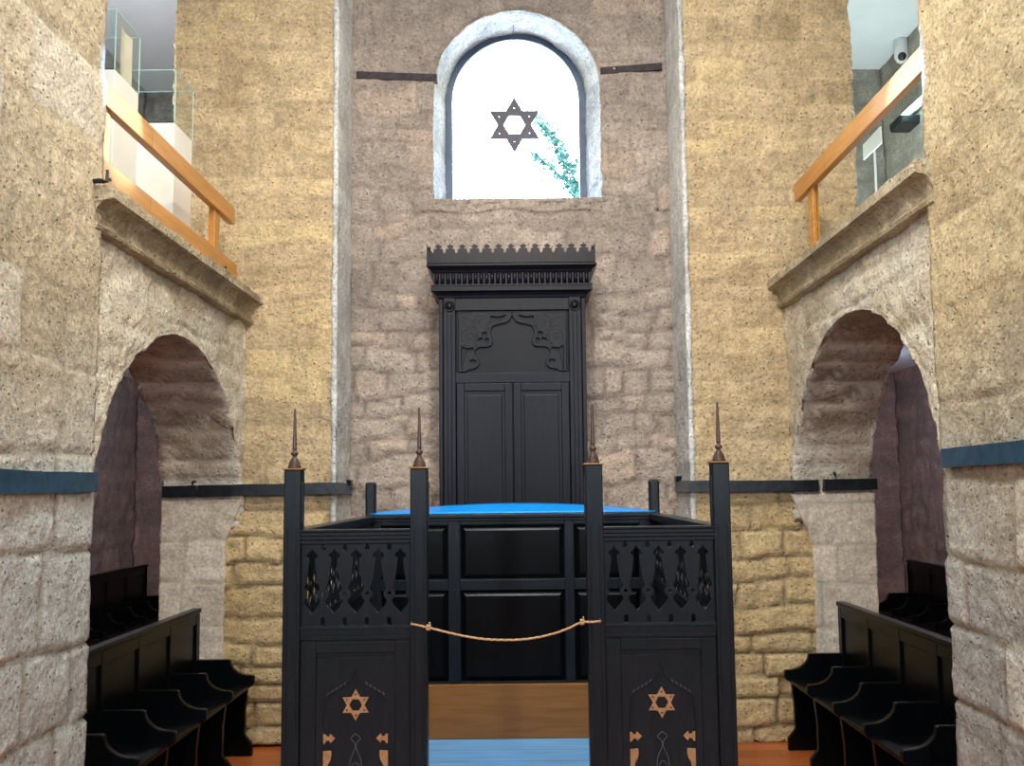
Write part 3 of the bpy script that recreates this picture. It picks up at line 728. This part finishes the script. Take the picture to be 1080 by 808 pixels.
for s in (-1, 1):
    mir = (lambda u: u) if s < 0 else (lambda u: 2*541-u)
    lp = [zz(mir(u), v) for u, v in sp_l]
    holes = []
    # pierced shapes
    for sh in ([(275, 620), (300, 625), (335, 622), (330, 640), (300, 645), (285, 690), (275, 740)],
               [(318, 688), (340, 682), (352, 694), (340, 706), (325, 700)],
               [(385, 545), (403, 540), (408, 555), (395, 566), (385, 558)],
               [(360, 578), (380, 570), (388, 578), (372, 590)],
               [(398, 578), (415, 572), (418, 592), (404, 600)],
               [(430, 458), (470, 462), (510, 452), (480, 478), (452, 486), (432, 470)]):
        holes.append([zz(mir(u), v) for u, v in catmull(sh, 3, True)])
    spn = plate('carved_spandrel', [lp]+holes, YA-.004, .020, M['ark'], ark, .003)
    bm = bmesh.new()
    def pth(pts, r=.0035):
        tube(bm, [(zz(mir(u), v)[0], YA-.0045, zz(mir(u), v)[1]) for u, v in pts], r, 6)
    for cx, cy in ((383, 494), (318, 566)):
        pth([(cx+(4+t*1.0)*math.cos(t*.19+1), cy+(4+t*1.0)*math.sin(t*.19+1)) for t in range(0, 38)])
        pth([(cx+43*math.cos(t*PI/16), cy+43*math.sin(t*PI/16)) for t in range(0, 33)])
    pth(catmull([(278, 462), (300, 500), (330, 515), (338, 500), (322, 470), (278, 462)], 4))
    pth(catmull([(268, 612), (290, 600), (330, 612), (352, 606)], 4))
    from_bm('scroll_carving', bm, M['groove'], spn, True)
# doors
zd1 = az(404); zd0 = .55
for s in (-1, 1):
    e0, e1 = sorted([axc+s*.004, (xi0 if s < 0 else xi1)])
    pw = 10.5*YA/F; top = az(412)
    d = boxes('door', [(e0, e0+.055, YA-.002, YA+.035, zd0, zd1), (e1-.055, e1, YA-.002, YA+.035, zd0, zd1), (e0+.055, e1-.055, YA-.002, YA+.035, top, zd1),
                       (e0+.055, e1-.055, YA-.002, YA+.035, zd0, zd0+.08)], M['ark'], ark, .003)
    boxes('door_panel', [(e0+.05, e1-.05, YA+.016, YA+.03, zd0+.05, top+.01), (e0+.075, e1-.075, YA+.008, YA+.02, zd0+.12, top-.03)], M['ark'], d, .004)
boxes('base_plinth', [(ax0-.03, ax1+.03, YA-.03, YB-.03, 0, .5)], M['ark'], ark, .005)
# cornice, as stacked mouldings around three sides
def molding(name, prof, mat, parent):
    """prof list of (projection, z) bottom to top around the top of the ark"""
    bm = bmesh.new(); rings = []
    for pr, z in prof:
        x0, x1, y = ax0-pr, ax1+pr, YA-pr
        rings.append([bm.verts.new(c) for c in ((x0, YB-.03, z), (x0, y, z), (x1, y, z), (x1, YB-.03, z))])
    for A, B in zip(rings, rings[1:]):
        for k in range(4): bm.faces.new((A[k], A[(k+1) % 4], B[(k+1) % 4], B[k]))
    bm.faces.new(rings[0]); bm.faces.new(rings[-1][::-1])
    return from_bm(name, bm, mat, parent)
def zr(y, pr=.06): return P(541, y, YA-pr).z
corn = molding('cornice', [(0.0, zr(314, .01)), (.012, zr(313.5, .01)), (.016, zr(311, .02)), (.03, zr(308, .04)), (.045, zr(306.5, .05)), (.05, zr(306, .05)), (.05, zr(303.5, .05)), (.044, zr(303, .05)), (.044, zr(301, .05)), (.05, zr(300.5)), (.05, zr(299.3)), (.035, zr(299)), (.035, zr(286.5)),
        (.048, zr(286)), (.052, zr(284.5)), (.055, zr(283, .08)), (.075, zr(280.5, .08)), (.082, zr(279.5, .08)), (.082, zr(277.5, .08)), (.07, zr(277, .08))], M['ark'], ark)
bm = bmesh.new()
nf = 28; x0, x1 = ax0-.03, ax1+.03
for k in range(nf):
    cx = x0+(x1-x0)*(k+.5)/nf; r = (x1-x0)/nf*.36
    z0, z1 = zr(298.5, .04), zr(287, .04)
    A = [bm.verts.new((cx+r*math.cos(PI*q/6), YA-.036-r*math.sin(PI*q/6), z0)) for q in range(7)]
    B = [bm.verts.new((v.co.x, v.co.y, z1)) for v in A]
    for q in range(6): bm.faces.new((A[q], A[q+1], B[q+1], B[q]))
    bm.faces.new(A); bm.faces.new(B[::-1])
from_bm('fluting', bm, M['ark'], corn, True)
# crest board
cy0, cyb = 277, 266.5
cl0, cl1 = axc-(91.0)*(YA-.08)/F, axc+(90)*(YA-.08)/F
zlo = zr(cy0, .08); zb2 = zr(cyb, .08); zt2 = zr(257.0, .08); H_ = zt2-zb2
nc = 13; pitch = (cl1-cl0)/(nc+.9)
lp = [(cl0, zlo), (cl1, zlo), (cl1, zt2+.005), (cl1-.018, zt2-.05), (cl1-.030, zb2)]
unit = [(.41, 0), (.43, .10), (.36, .20), (.37, .44), (.24, .50), (.11, .56), (.10, .64), (.25, .72), (.25, .80), (.10, .88), (0, 1.05)]
seq = []
for k in range(nc):
    c = cl1-pitch*(k+.95)
    seq += [(c+u*pitch, zb2+v*H_) for u, v in unit]+[(c-u*pitch, zb2+v*H_) for u, v in unit[-2::-1]]
lp += seq+[(cl0+.030, zb2), (cl0+.018, zt2-.05), (cl0, zt2+.005)]
plate('crest_board', [lp], YA-.085, .02, M['ark'], ark, .001)
for s, xx in ((-1, cl0), (1, cl1)):
    a, b = sorted([xx, xx-s*.02])
    # side returns of the crest
    n_ = 4; yy0 = YA-.06; yy1 = YB-.04
    lp = [(yy0, zlo), (yy1, zlo), (yy1, zb2)]
    pt = (yy1-yy0)/n_
    for k in range(n_):
        c = yy1-pt*(k+.5); lp += [(c+u*pt, zb2+v*H_) for u, v in unit]+[(c-u*pt, zb2+v*H_) for u, v in unit[-2::-1]]
    lp += [(yy0, zb2)]
    plate('crest_side_board', [lp], a, .02, M['ark'], ark, .001, axis='X')

# ------------------------------------------------------------------ bimah
DF, DR = 3.70, 5.57
BX = -.045
bim = empty('bimah', (BX, (DF+DR)/2, 0), 'black carved wooden enclosure with spired corner posts and starred panels', 'prayer platform')
def bx(dx): return BX+dx*DF/F           # px offset from the bimah axis at the front plane
pw = .034
ZC = 1.833
ZR = 1.592
B = M['black2']
for dx, side, hz in ((-223, -1, ZC), (-91.5, 1, ZC-.0), (91.5, -1, ZC+.008), (224, 1, ZC+.010)):
    cx = bx(dx)
    bm = bmesh.new()
    box(bm, cx-pw, cx+pw, DF-pw, DF+pw, 0, hz, .004)
    for q in (-1, 1):
        box(bm, cx+q*.019-.004, cx+q*.019+.004, DF-pw-.004, DF-pw+.01, .04, 1.60, .002)
    po = from_bm('post', bm, B, bim)
    a, b = (cx+pw-.006, cx+pw+.005) if dx < 0 else (cx-pw-.005, cx-pw+.006)
    boxes('post_batten', [(a, b, DF-.014, DF+.014, 1.62, hz-.05)], M['groove'], po, .002)
    boxes('cap_plate', [(cx-.041, cx+.041, DF-.041, DF+.041, hz, hz+.007)], M['brass'], po, .003)
    bm = bmesh.new()
    prof = [(.026, .007), (.027, .012), (.024, .018), (.022, .028), (.017, .040), (.011, .048), (.008, .053), (.0085, .057), (.014, .062), (.0155, .067), (.013, .072), (.007, .077), (.0075, .084)]
    for k in range(14):
        t = k/13; r = .0098-.0050*t
        prof += [(r, .088+.15*t), (r*.78, .088+.15*t+.005)]
    prof += [(.0042, .246), (.002, .250)]
    lathe(bm, prof, (cx, DF, hz), 14)
    fi = from_bm('spire_finial', bm, M['finial'], po, True)
zsill = 1.205
def balustrade_loops(u0, u1, ncell, z0, z1):
    """u0..u1 board, with ncell openings; heights follow the photo"""
    W = (u1-u0); cell = W/ncell; loops = [[(u0, z0), (u1, z0), (u1, z1), (u0, z1)]]
    zz0 = lambda v: z1-(v-460)/(748-460)*(z1-z0)      # zoom px to z
    k_ = cell/74.0
    half = [(0, 480), (5, 490), (17, 500), (19, 508), (10, 514), (9, 524), (13, 560), (19, 595), (27, 616), (24, 624), (18, 630), (17, 640), (22, 650), (29, 658), (22, 676), (10, 688), (0, 702)]
    for i in range(ncell):
        c = u0+cell*(i+.5)
        loops.append([(c+a*k_, zz0(v)) for a, v in half]+[(c-a*k_, zz0(v)) for a, v in half[-2:0:-1]])
    for i in range(ncell+1):
        c = u0+cell*i
        cs_ = [c] if 0 < i < ncell else []
        for c in cs_:
            loops.append([(c+.0, zz0(458+5)), (c+4*k_, zz0(463)), (c+4*k_, zz0(472)), (c+8*k_, zz0(478)), (c+5*k_, zz0(487)), (c-5*k_, zz0(487)), (c-8*k_, zz0(478)), (c-4*k_, zz0(472)), (c-4*k_, zz0(463))])
            loops.append(circle(c, zz0(635), 6.5*k_, 10))
            loops.append([(c-7*k_, zz0(743)), (c+7*k_, zz0(743)), (c+7*k_, zz0(722)), (c+4*k_, zz0(715)), (c-4*k_, zz0(715)), (c-7*k_, zz0(722))])
    return loops
def star_frame(cx, cz, R, y, parent):
    holes = [circle(cx, cz, R*.42, 6, 0)]
    for k in range(6):
        a = PI*k/3; c = (cx+R*.67*math.sin(a), cz+R*.67*math.cos(a)); holes.append(circle(c[0], c[1], R*.10, 3, PI/2-a))
    return plate('gilded_star', [hexagram(cx, cz, R)]+holes, y, .006, M['gold'], parent, .0008)
for u0, u1 in ((-223, -91.5), (91.5, 224)):
    x0, x1 = bx(u0)+pw, bx(u1)-pw; cxm = (x0+x1)/2; W = x1-x0
    pe = boxes('front_panel', [(x0-.005, x1+.005, DF+.002, DF+.022, .03, 1.185), (x0, x0+.062, DF-.012, DF+.01, .03, 1.150), (x1-.062, x1, DF-.012, DF+.01, .03, 1.150),
                 (x0+.062, x1-.062, DF-.012, DF+.01, 1.105, 1.150), (x0+.062, x1-.062, DF-.012, DF+.01, .03, .16)], B, bim, .003)
    boxes('middle_rail', [(x0-.003, x1+.003, DF-.020, DF+.022, 1.172, 1.196), (x0-.003, x1+.003, DF-.026, DF+.02, 1.196, 1.210), (x0-.003, x1+.003, DF-.016, DF+.02, 1.155, 1.172)], B, bim, .003)
    boxes('top_rail', [(x0-.003, x1+.003, DF-.036, DF+.036, 1.583, ZR), (x0-.003, x1+.003, DF-.028, DF+.028, 1.566, 1.583), (x0-.003, x1+.003, DF-.034, DF+.03, 1.552, 1.566), (x0-.003, x1+.003, DF-.024, DF+.024, 1.535, 1.552)], B, bim, .003)
    plate('balustrade', balustrade_loops(x0-.002, x1+.002, 5, 1.205, 1.54), DF-.008, .016, B, bim, .001)
    # ogee arched overlay on the lower panel
    k_ = W/580.0
    Z = lambda v: 1.150-(v-140)*k_
    U = lambda u: cxm+(u-445)*k_
    og = [(275, 880), (275, 505), (288, 492), (281, 470), (283, 446), (300, 425), (318, 418), (330, 405), (352, 402), (362, 386), (385, 380), (398, 362), (415, 352), (432, 320), (445, 275)]
    hole = [(U(u), Z(v)) for u, v in og]+[(U(890-u), Z(v)) for u, v in og[-2::-1]]
    rim = [(U(232), Z(1000)), (U(658), Z(1000)), (U(658), Z(226)), (U(232), Z(226))]
    plate('ogee_overlay', [rim, hole], DF-.004, .007, B, pe, .0012)
    star_frame(U(445), Z(470), 80*k_, DF-.004, pe)
    for s in (-1, 1):
        m = lambda u: U(u) if s < 0 else U(890-u)
        plate('gilded_leaf', [[(m(u), Z(v)) for u, v in [(276, 618), (288, 620), (294, 630), (308, 632), (312, 616), (338, 640), (314, 664), (307, 650), (292, 653), (286, 664), (276, 668)]]], DF-.003, .006, M['gold'], pe, .0005)
        plate('gilded_leaf', [[(m(u), Z(v)) for u, v in [(276, 705), (318, 702), (320, 725), (314, 752), (300, 775), (298, 800), (292, 850), (276, 880)]]], DF-.003, .006, M['gold'], pe, .0005)
    bm = bmesh.new()
    vs = catmull([(445, 618), (470, 642), (452, 662), (447, 690), (468, 738), (476, 780), (470, 830), (455, 870), (445, 880)], 4)
    tube(bm, [(U(u), DF+.001, Z(v)) for u, v in vs], .0014, 5); tube(bm, [(U(890-u), DF+.001, Z(v)) for u, v in vs], .0014, 5)
    tube(bm, [(U(445+18*math.cos(t*PI/6)), DF+.001, Z(788-22*math.sin(t*PI/6))) for t in range(0, 7)], .0012, 5)
    from_bm('vase_outline', bm, M['inlay'], pe)
    for s in (-1, 1):
        for k in range(5):
            u, v = 150-k*22, 418-k*13
            bm = bmesh.new()
            tube(bm, [(U(445+s*u), DF-.0045, Z(v)), (U(445+s*(u-10)), DF-.0045, Z(v-14))], .0016, 5)
            from_bm('carved_bead', bm, M['inlay'], pe)
# rear posts
RXL, RXR = BX-148.5*DR/F+.013, BX+148.5*DR/F+.013
for x, y in ((RXL, 391), (RXR, 688)):
    bm = bmesh.new(); box(bm, x-.031, x+.031, DR-.031, DR+.031, 0, 1.795, .012); from_bm('rear_post', bm, B, bim)
# sides
for s, xf, xr in ((-1, bx(-223), RXL), (1, bx(224), RXR)):
    for nm, w, z0, z1, mt in (('side_rail', .036, 1.552, ZR, B), ('side_rail', .022, 1.16, 1.21, B), ('side_panel', .012, .03, 1.16, B)):
        bm = bmesh.new()
        prism(bm, [(xf-w, DF+pw), (xf+w, DF+pw), (xr+w, DR-.03), (xr-w, DR-.03)], lambda u, v, q: Vector((u, v, q)), z0, z1)
        bmesh.ops.bevel(bm, geom=bm.edges[:], offset=.003, segments=1, affect='EDGES')
        from_bm(nm, bm, mt, bim)
    pl = plate('side_balustrade', balustrade_loops(DF+pw, DR-.03, 15, 1.205, 1.555), 0, .016, B, bim, .001, axis='X')
    for v in pl.data.vertices:
        v.co.x += xf+(xr-xf)*(v.co.y-DF)/(DR-DF)
# floor, step, rear screen and its blue topped board
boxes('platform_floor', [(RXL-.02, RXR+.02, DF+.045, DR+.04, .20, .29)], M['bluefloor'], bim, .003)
boxes('platform_base', [(RXL, RXR, DF+.06, DR+.03, 0, .20)], B, bim, 0)
ZS = P(533, 722, DR-.10).z
boxes('wooden_step', [(RXL+.03, RXR-.03, DR-.10, DR-.02, .29, ZS)], M['riser'], bim, .004)
rp = []
SX = lambda x: P(x, 640, DR-.06).x
SZ = lambda y: P(533, y, DR-.06).z
yF = DR-.075
rp = [(RXL, RXR, yF+.03, yF+.05, ZS-.005, 1.58)]
for a, b in ((392, 402), (473, 485.5), (596.5, 606), (676, 687)): rp.append((SX(a), SX(b), yF, yF+.03, ZS, 1.575))
for a, b in ((402, 473), (485.5, 596.5), (606, 676)):
    rp += [(SX(a), SX(b), yF+.002, yF+.03, SZ(553), 1.573), (SX(a), SX(b), yF+.002, yF+.03, SZ(622), SZ(611)), (SX(a), SX(b), yF+.002, yF+.03, ZS, ZS+.012)]
scr = boxes('rear_screen', rp, B, bim, .003)
fp = []
for a, b in ((402, 473), (485.5, 596.5), (606, 676)):
    fp.append((SX(a)+.004, SX(b)-.004, yF+.012, yF+.032, SZ(610), SZ(554)))
    fp.append((SX(a)+.004, SX(b)-.004, yF+.012, yF+.032, ZS+.014, SZ(623)))
bm = bmesh.new()
for f_ in fp:
    x0, x1, y0, y1, z0, z1 = f_; m_ = .03
    A = [bm.verts.new(c) for c in ((x0, y1-.004, z0), (x1, y1-.004, z0), (x1, y1-.004, z1), (x0, y1-.004, z1))]
    Bq = [bm.verts.new(c) for c in ((x0+m_, y0-.004, z0+m_), (x1-m_, y0-.004, z0+m_), (x1-m_, y0-.004, z1-m_), (x0+m_, y0-.004, z1-m_))]
    bm.faces.new(Bq[::-1])
    for k in range(4): bm.faces.new((A[k], A[(k+1) % 4], Bq[(k+1) % 4], Bq[k]))
from_bm('raised_field', bm, M['black'], scr)
boxes('screen_cap', [(RXL-.02, RXR+.02, yF-.02, DR+.04, 1.575, 1.598), (RXL, RXR, yF-.008, DR+.03, 1.556, 1.575)], B, bim, .004)
bm = bmesh.new(); nx, ny = 40, 6
G = []; xc = (RXL+RXR)/2; hx = (RXR-RXL)/2-.0
for lv in (0, 1):
    G.append([[bm.verts.new((xc+hx*(2*i/nx-1), DR-.05+.40*j/ny, (1.600 if lv == 0 else 1.606)+(.050*(1-(2*i/nx-1)**2)*(j/ny) if True else 0))) for j in range(ny+1)] for i in range(nx+1)])
for lv in (0, 1):
    for i in range(nx):
        for j in range(ny): bm.faces.new((G[lv][i][j], G[lv][i+1][j], G[lv][i+1][j+1], G[lv][i][j+1]))
for i in range(nx):
    bm.faces.new((G[0][i][0], G[0][i+1][0], G[1][i+1][0], G[1][i][0])); bm.faces.new((G[0][i][ny], G[0][i+1][ny], G[1][i+1][ny], G[1][i][ny]))
for j in range(ny):
    bm.faces.new((G[0][0][j], G[0][0][j+1], G[1][0][j+1], G[1][0][j])); bm.faces.new((G[0][nx][j], G[0][nx][j+1], G[1][nx][j+1], G[1][nx][j]))
dt = from_bm('desk_top', bm, M['bluetop'], bim, True); dt['label'] = 'bright blue bowed desk top'
for x in (xc-.6, xc+.6):
    boxes('desk_bracket', [(x-.02, x+.02, DR+.04, DR+.3, 1.40, 1.598)], B, bim, .004)
# little benches inside, left and right of the entrance
for s in (-1, 1):
    xw = (RXL if s < 0 else RXR)
    a, b = sorted([xw-s*.05, xw-s*.27])
    boxes('side_bench', [(a, b, DR-.75, DR-.11, .70, .73), (a, b, DR-.15, DR-.12, .29, .70), (a, b, DR-.75, DR-.72, .29, .70)], B, bim, .004)

# rope
YRp = DF-pw-.012
pts = [P(x, y, YRp) for x, y in ((433, 658), (441, 659.5), (452, 662), (470, 666.5), (490, 671), (510, 674), (528, 675), (548, 674.7), (566, 672.5), (585, 668), (600, 662.5), (613, 656.5), (625, 656), (634, 655))]
pts = [Vector(p) for p in catmull([tuple(p) for p in pts], 6)]
bm = bmesh.new()
for ph in (0, 2*PI/3, 4*PI/3):
    q = [p+Vector((0, .0022*math.cos(ph+i*.9), .0022*math.sin(ph+i*.9))) for i, p in enumerate(pts)]
    tube(bm, q, .0026, 6)
for kx, ky in ((452, 662), (614, 656)):
    c = P(kx, ky, YRp)
    for a in range(3):
        tube(bm, [c+Vector(((a-1)*.005+.003*math.cos(t*PI/5), .008*math.cos(t*PI/5), .010*math.sin(t*PI/5))) for t in range(10)], .003, 6, True)
    tube(bm, [c, c+Vector((.006, -.004, .010)), c+Vector((.004, -.006, .022))], .0025, 6)
tag(from_bm('rope', bm, M['rope'], None, True), 'thin sagging tan rope tied across the black enclosure entrance', 'rope')
for kx, ky in ((433, 658), (634, 655)):
    c = P(kx, ky, YRp); bm = bmesh.new()
    s = -1 if kx < 540 else 1
    tube(bm, [c+Vector((-s*.004+.0*t, .005*math.cos(t*PI/6), .008*math.sin(t*PI/6))) for t in range(12)], .0018, 6, True)
    tube(bm, [c+Vector((-s*.004, .005, 0)), c+Vector((-s*.004, .03, 0))], .002, 6)
    from_bm('hook_eye', bm, M['brass'], bim)

# ------------------------------------------------------------------ pews
def pew(s, xb, ys, yend, ystart, label, group):
    """s=-1 left: back at X=s*xb, seats face the nave axis. ys = divider positions"""
    root = empty('pew', (s*(xb-.2), (ystart+yend)/2, 0), label, 'pew', group)
    X = lambda u: s*(xb-u)
    def bxs(name, lst, parent, bev=.003, mat=M['black']):
        return boxes(name, [(min(X(a), X(b)), max(X(a), X(b)), y0, y1, z0, z1) for a, b, y0, y1, z0, z1 in lst], mat, parent, bev)
    zt_ = .965
    lst = [(-.02, .012, ystart, yend, .05, zt_-.04)]
    gaps = [ystart]+[y for y in sorted(ys)]+[yend]
    lst += [(.012, .024, ystart, yend, zt_-.10, zt_-.03)]
    for y in sorted(set([ystart+.02]+list(ys)+[yend-.03])):
        lst.append((.010, .026, y-.03, y+.03, .06, zt_-.04))
    bk = bxs('backrest', lst, root)
    bxs('cap_rail', [(-.028, .034, ystart, yend+.004, zt_-.03, zt_)], bk, .006)
    bxs('seat', [(.02, .375, ystart, yend-.02, .435, .462)], root, .006)
    prof = [(.0, 0), (.0, .628), (.232, .628), (.245, .622)]
    for k in range(1, 9):
        a = PI/2*k/8; prof.append((.245+.135*(1-math.cos(a))+.0, .622-.100*math.sin(a)))
    prof += [(.400, .520), (.408, .512), (.408, .470), (.400, .460), (.372, .440), (.365, .430), (.352, .30), (.350, .14), (.356, .125), (.392, .085), (.400, .07), (.400, .0)]
    for y in ys:
        bm = bmesh.new()
        prism(bm, prof, lambda u, v, w: Vector((X(u), w, v)), y-.02, y+.02)
        es = [e for e in bm.edges if abs(e.verts[0].co.y-e.verts[1].co.y) < 1e-6]
        bmesh.ops.recalc_face_normals(bm, faces=bm.faces)
        bmesh.ops.bevel(bm, geom=es, offset=.004, segments=2, affect='EDGES')
        from_bm('divider', bm, M['black'], root)
    return root
ysL = [6.22-.466*k for k in range(5)]
pew(-1, 2.18, ysL, 6.25, 4.22, 'front black wooden pew row under the left arch', 'black pews with scrolled seat dividers')
pew(1, 2.18, ysL, 6.25, 4.22, 'front black wooden pew row under the right arch', 'black pews with scrolled seat dividers')
ysR = [9.57+.455-.455*k for k in range(6)]
pew(-1, 4.08, ysR, 10.06, 7.6, 'rear black wooden pew row against the left aisle wall', 'black pews with scrolled seat dividers')
pew(1, 4.08, [y-.45 for y in ysR], 9.60, 7.15, 'rear black wooden pew row against the right aisle wall', 'black pews with scrolled seat dividers')

# ------------------------------------------------------------------ light
w = bpy.data.worlds.new('sky'); sc.world = w; w.use_nodes = True
bg = w.node_tree.nodes['Background']; bg.inputs[0].default_value = (.78, .91, 1.0, 1); bg.inputs[1].default_value = 34.0
def area(name, loc, target, size, power, col, sy=None, spread=None):
    l = bpy.data.lights.new(name, 'AREA'); l.energy = power; l.color = col; l.size = size
    if sy: l.shape = 'RECTANGLE'; l.size_y = sy
    if spread: l.spread = math.radians(spread)
    o = bpy.data.objects.new(name, l); COL.objects.link(o); o.location = loc
    o.rotation_euler = (Vector(target)-Vector(loc)).to_track_quat('-Z', 'Y').to_euler(); return o
def spot(name, loc, target, power, col, ang, blend=.5, size=.1):
    l = bpy.data.lights.new(name, 'SPOT'); l.energy = power; l.color = col; l.spot_size = math.radians(ang); l.spot_blend = blend; l.shadow_soft_size = size
    o = bpy.data.objects.new(name, l); COL.objects.link(o); o.location = loc
    o.rotation_euler = (Vector(target)-Vector(loc)).to_track_quat('-Z', 'Y').to_euler(); return o
def point(name, loc, power, col, r):
    l = bpy.data.lights.new(name, 'POINT'); l.energy = power; l.color = col; l.shadow_soft_size = r
    o = bpy.data.objects.new(name, l); COL.objects.link(o); o.location = loc; return o
for s in (-1, 1):
    area('daylight_rear_fill', (s*1.65, -2.9, 3.4), (-s*1.6, 4.6, 2.0), .5, 185, (.72, .86, 1.0), 2.6)  # cool daylight from behind: unseen area lights, set clear of ark reflections
area('nave_fill', (0, 3.4, 6.9), (0, 3.6, 0), 1.6, 125, (1, .95, .88), 2.2)  # added overhead area light for general brightness, no fixture
area('glint_fill', (0, 2.6, 6.6), (0, 3.0, 0), .22, 75, (.55, .80, 1))  # small cool light added to make glints on the black wood
for s in (-1, 1):
    spot('pier_spotlight', (-s*.8, 1.2, 5.6), (s*1.75, 6.4, 2.6), 640, (1, .905, .78), 62, .9, .25)
    spot('rail_glare_fill', (-s*1.4, 3.4, 6.3), (s*1.93, 4.30, 3.60), 9000, (.16, .40, 1), 7.5, .35, .03)  # added narrow spot standing in for the sun patch on the rail end
    point('gallery_fill', (s*3.3, 6.6, 4.7), 120 if s < 0 else 70, (.82, .88, 1), .25)  # unseen point added to brighten the gallery ceiling and walls
    point('aisle_glint_fill', (s*3.3, 8.9, 2.72), 10, (.35, .62, 1), .08)  # hidden point added for blue glints on the rear pews
    point('aisle_fill', (s*2.75, 6.9, 2.65), 70, (.95, .92, 1), .2)  # fill point added behind the arch to brighten the aisle
point('gallery_wall_fill', (3.2, 9.2, 3.95), 95, (.70, .93, .95), .12)  # hidden point added to strengthen the tube's light on the wall
spot('apse_light', (0, 3.0, 6.6), (0, 6.95, .9), 300, (1, .90, .82), 33, .9, .3)

# ------------------------------------------------------------------ camera
cam = bpy.data.cameras.new('camera'); co = bpy.data.objects.new('camera', cam); COL.objects.link(co)
co.matrix_world = Matrix.Translation((0, 0, EYE)) @ CAM_R.to_4x4()
cam.sensor_fit = 'HORIZONTAL'; cam.sensor_width = 36; cam.lens = 36*F/1080
cam.shift_x = -(CX-540)/1080; cam.shift_y = (CY-404)/1080
cam.clip_start = .05
sc.camera = co
sc.cycles.transparent_max_bounces = 32
sc.view_settings.view_transform = 'Standard'; sc.view_settings.look = 'None'
sc.view_settings.exposure = 0; sc.view_settings.gamma = 1
sc.view_settings.use_curve_mapping = False
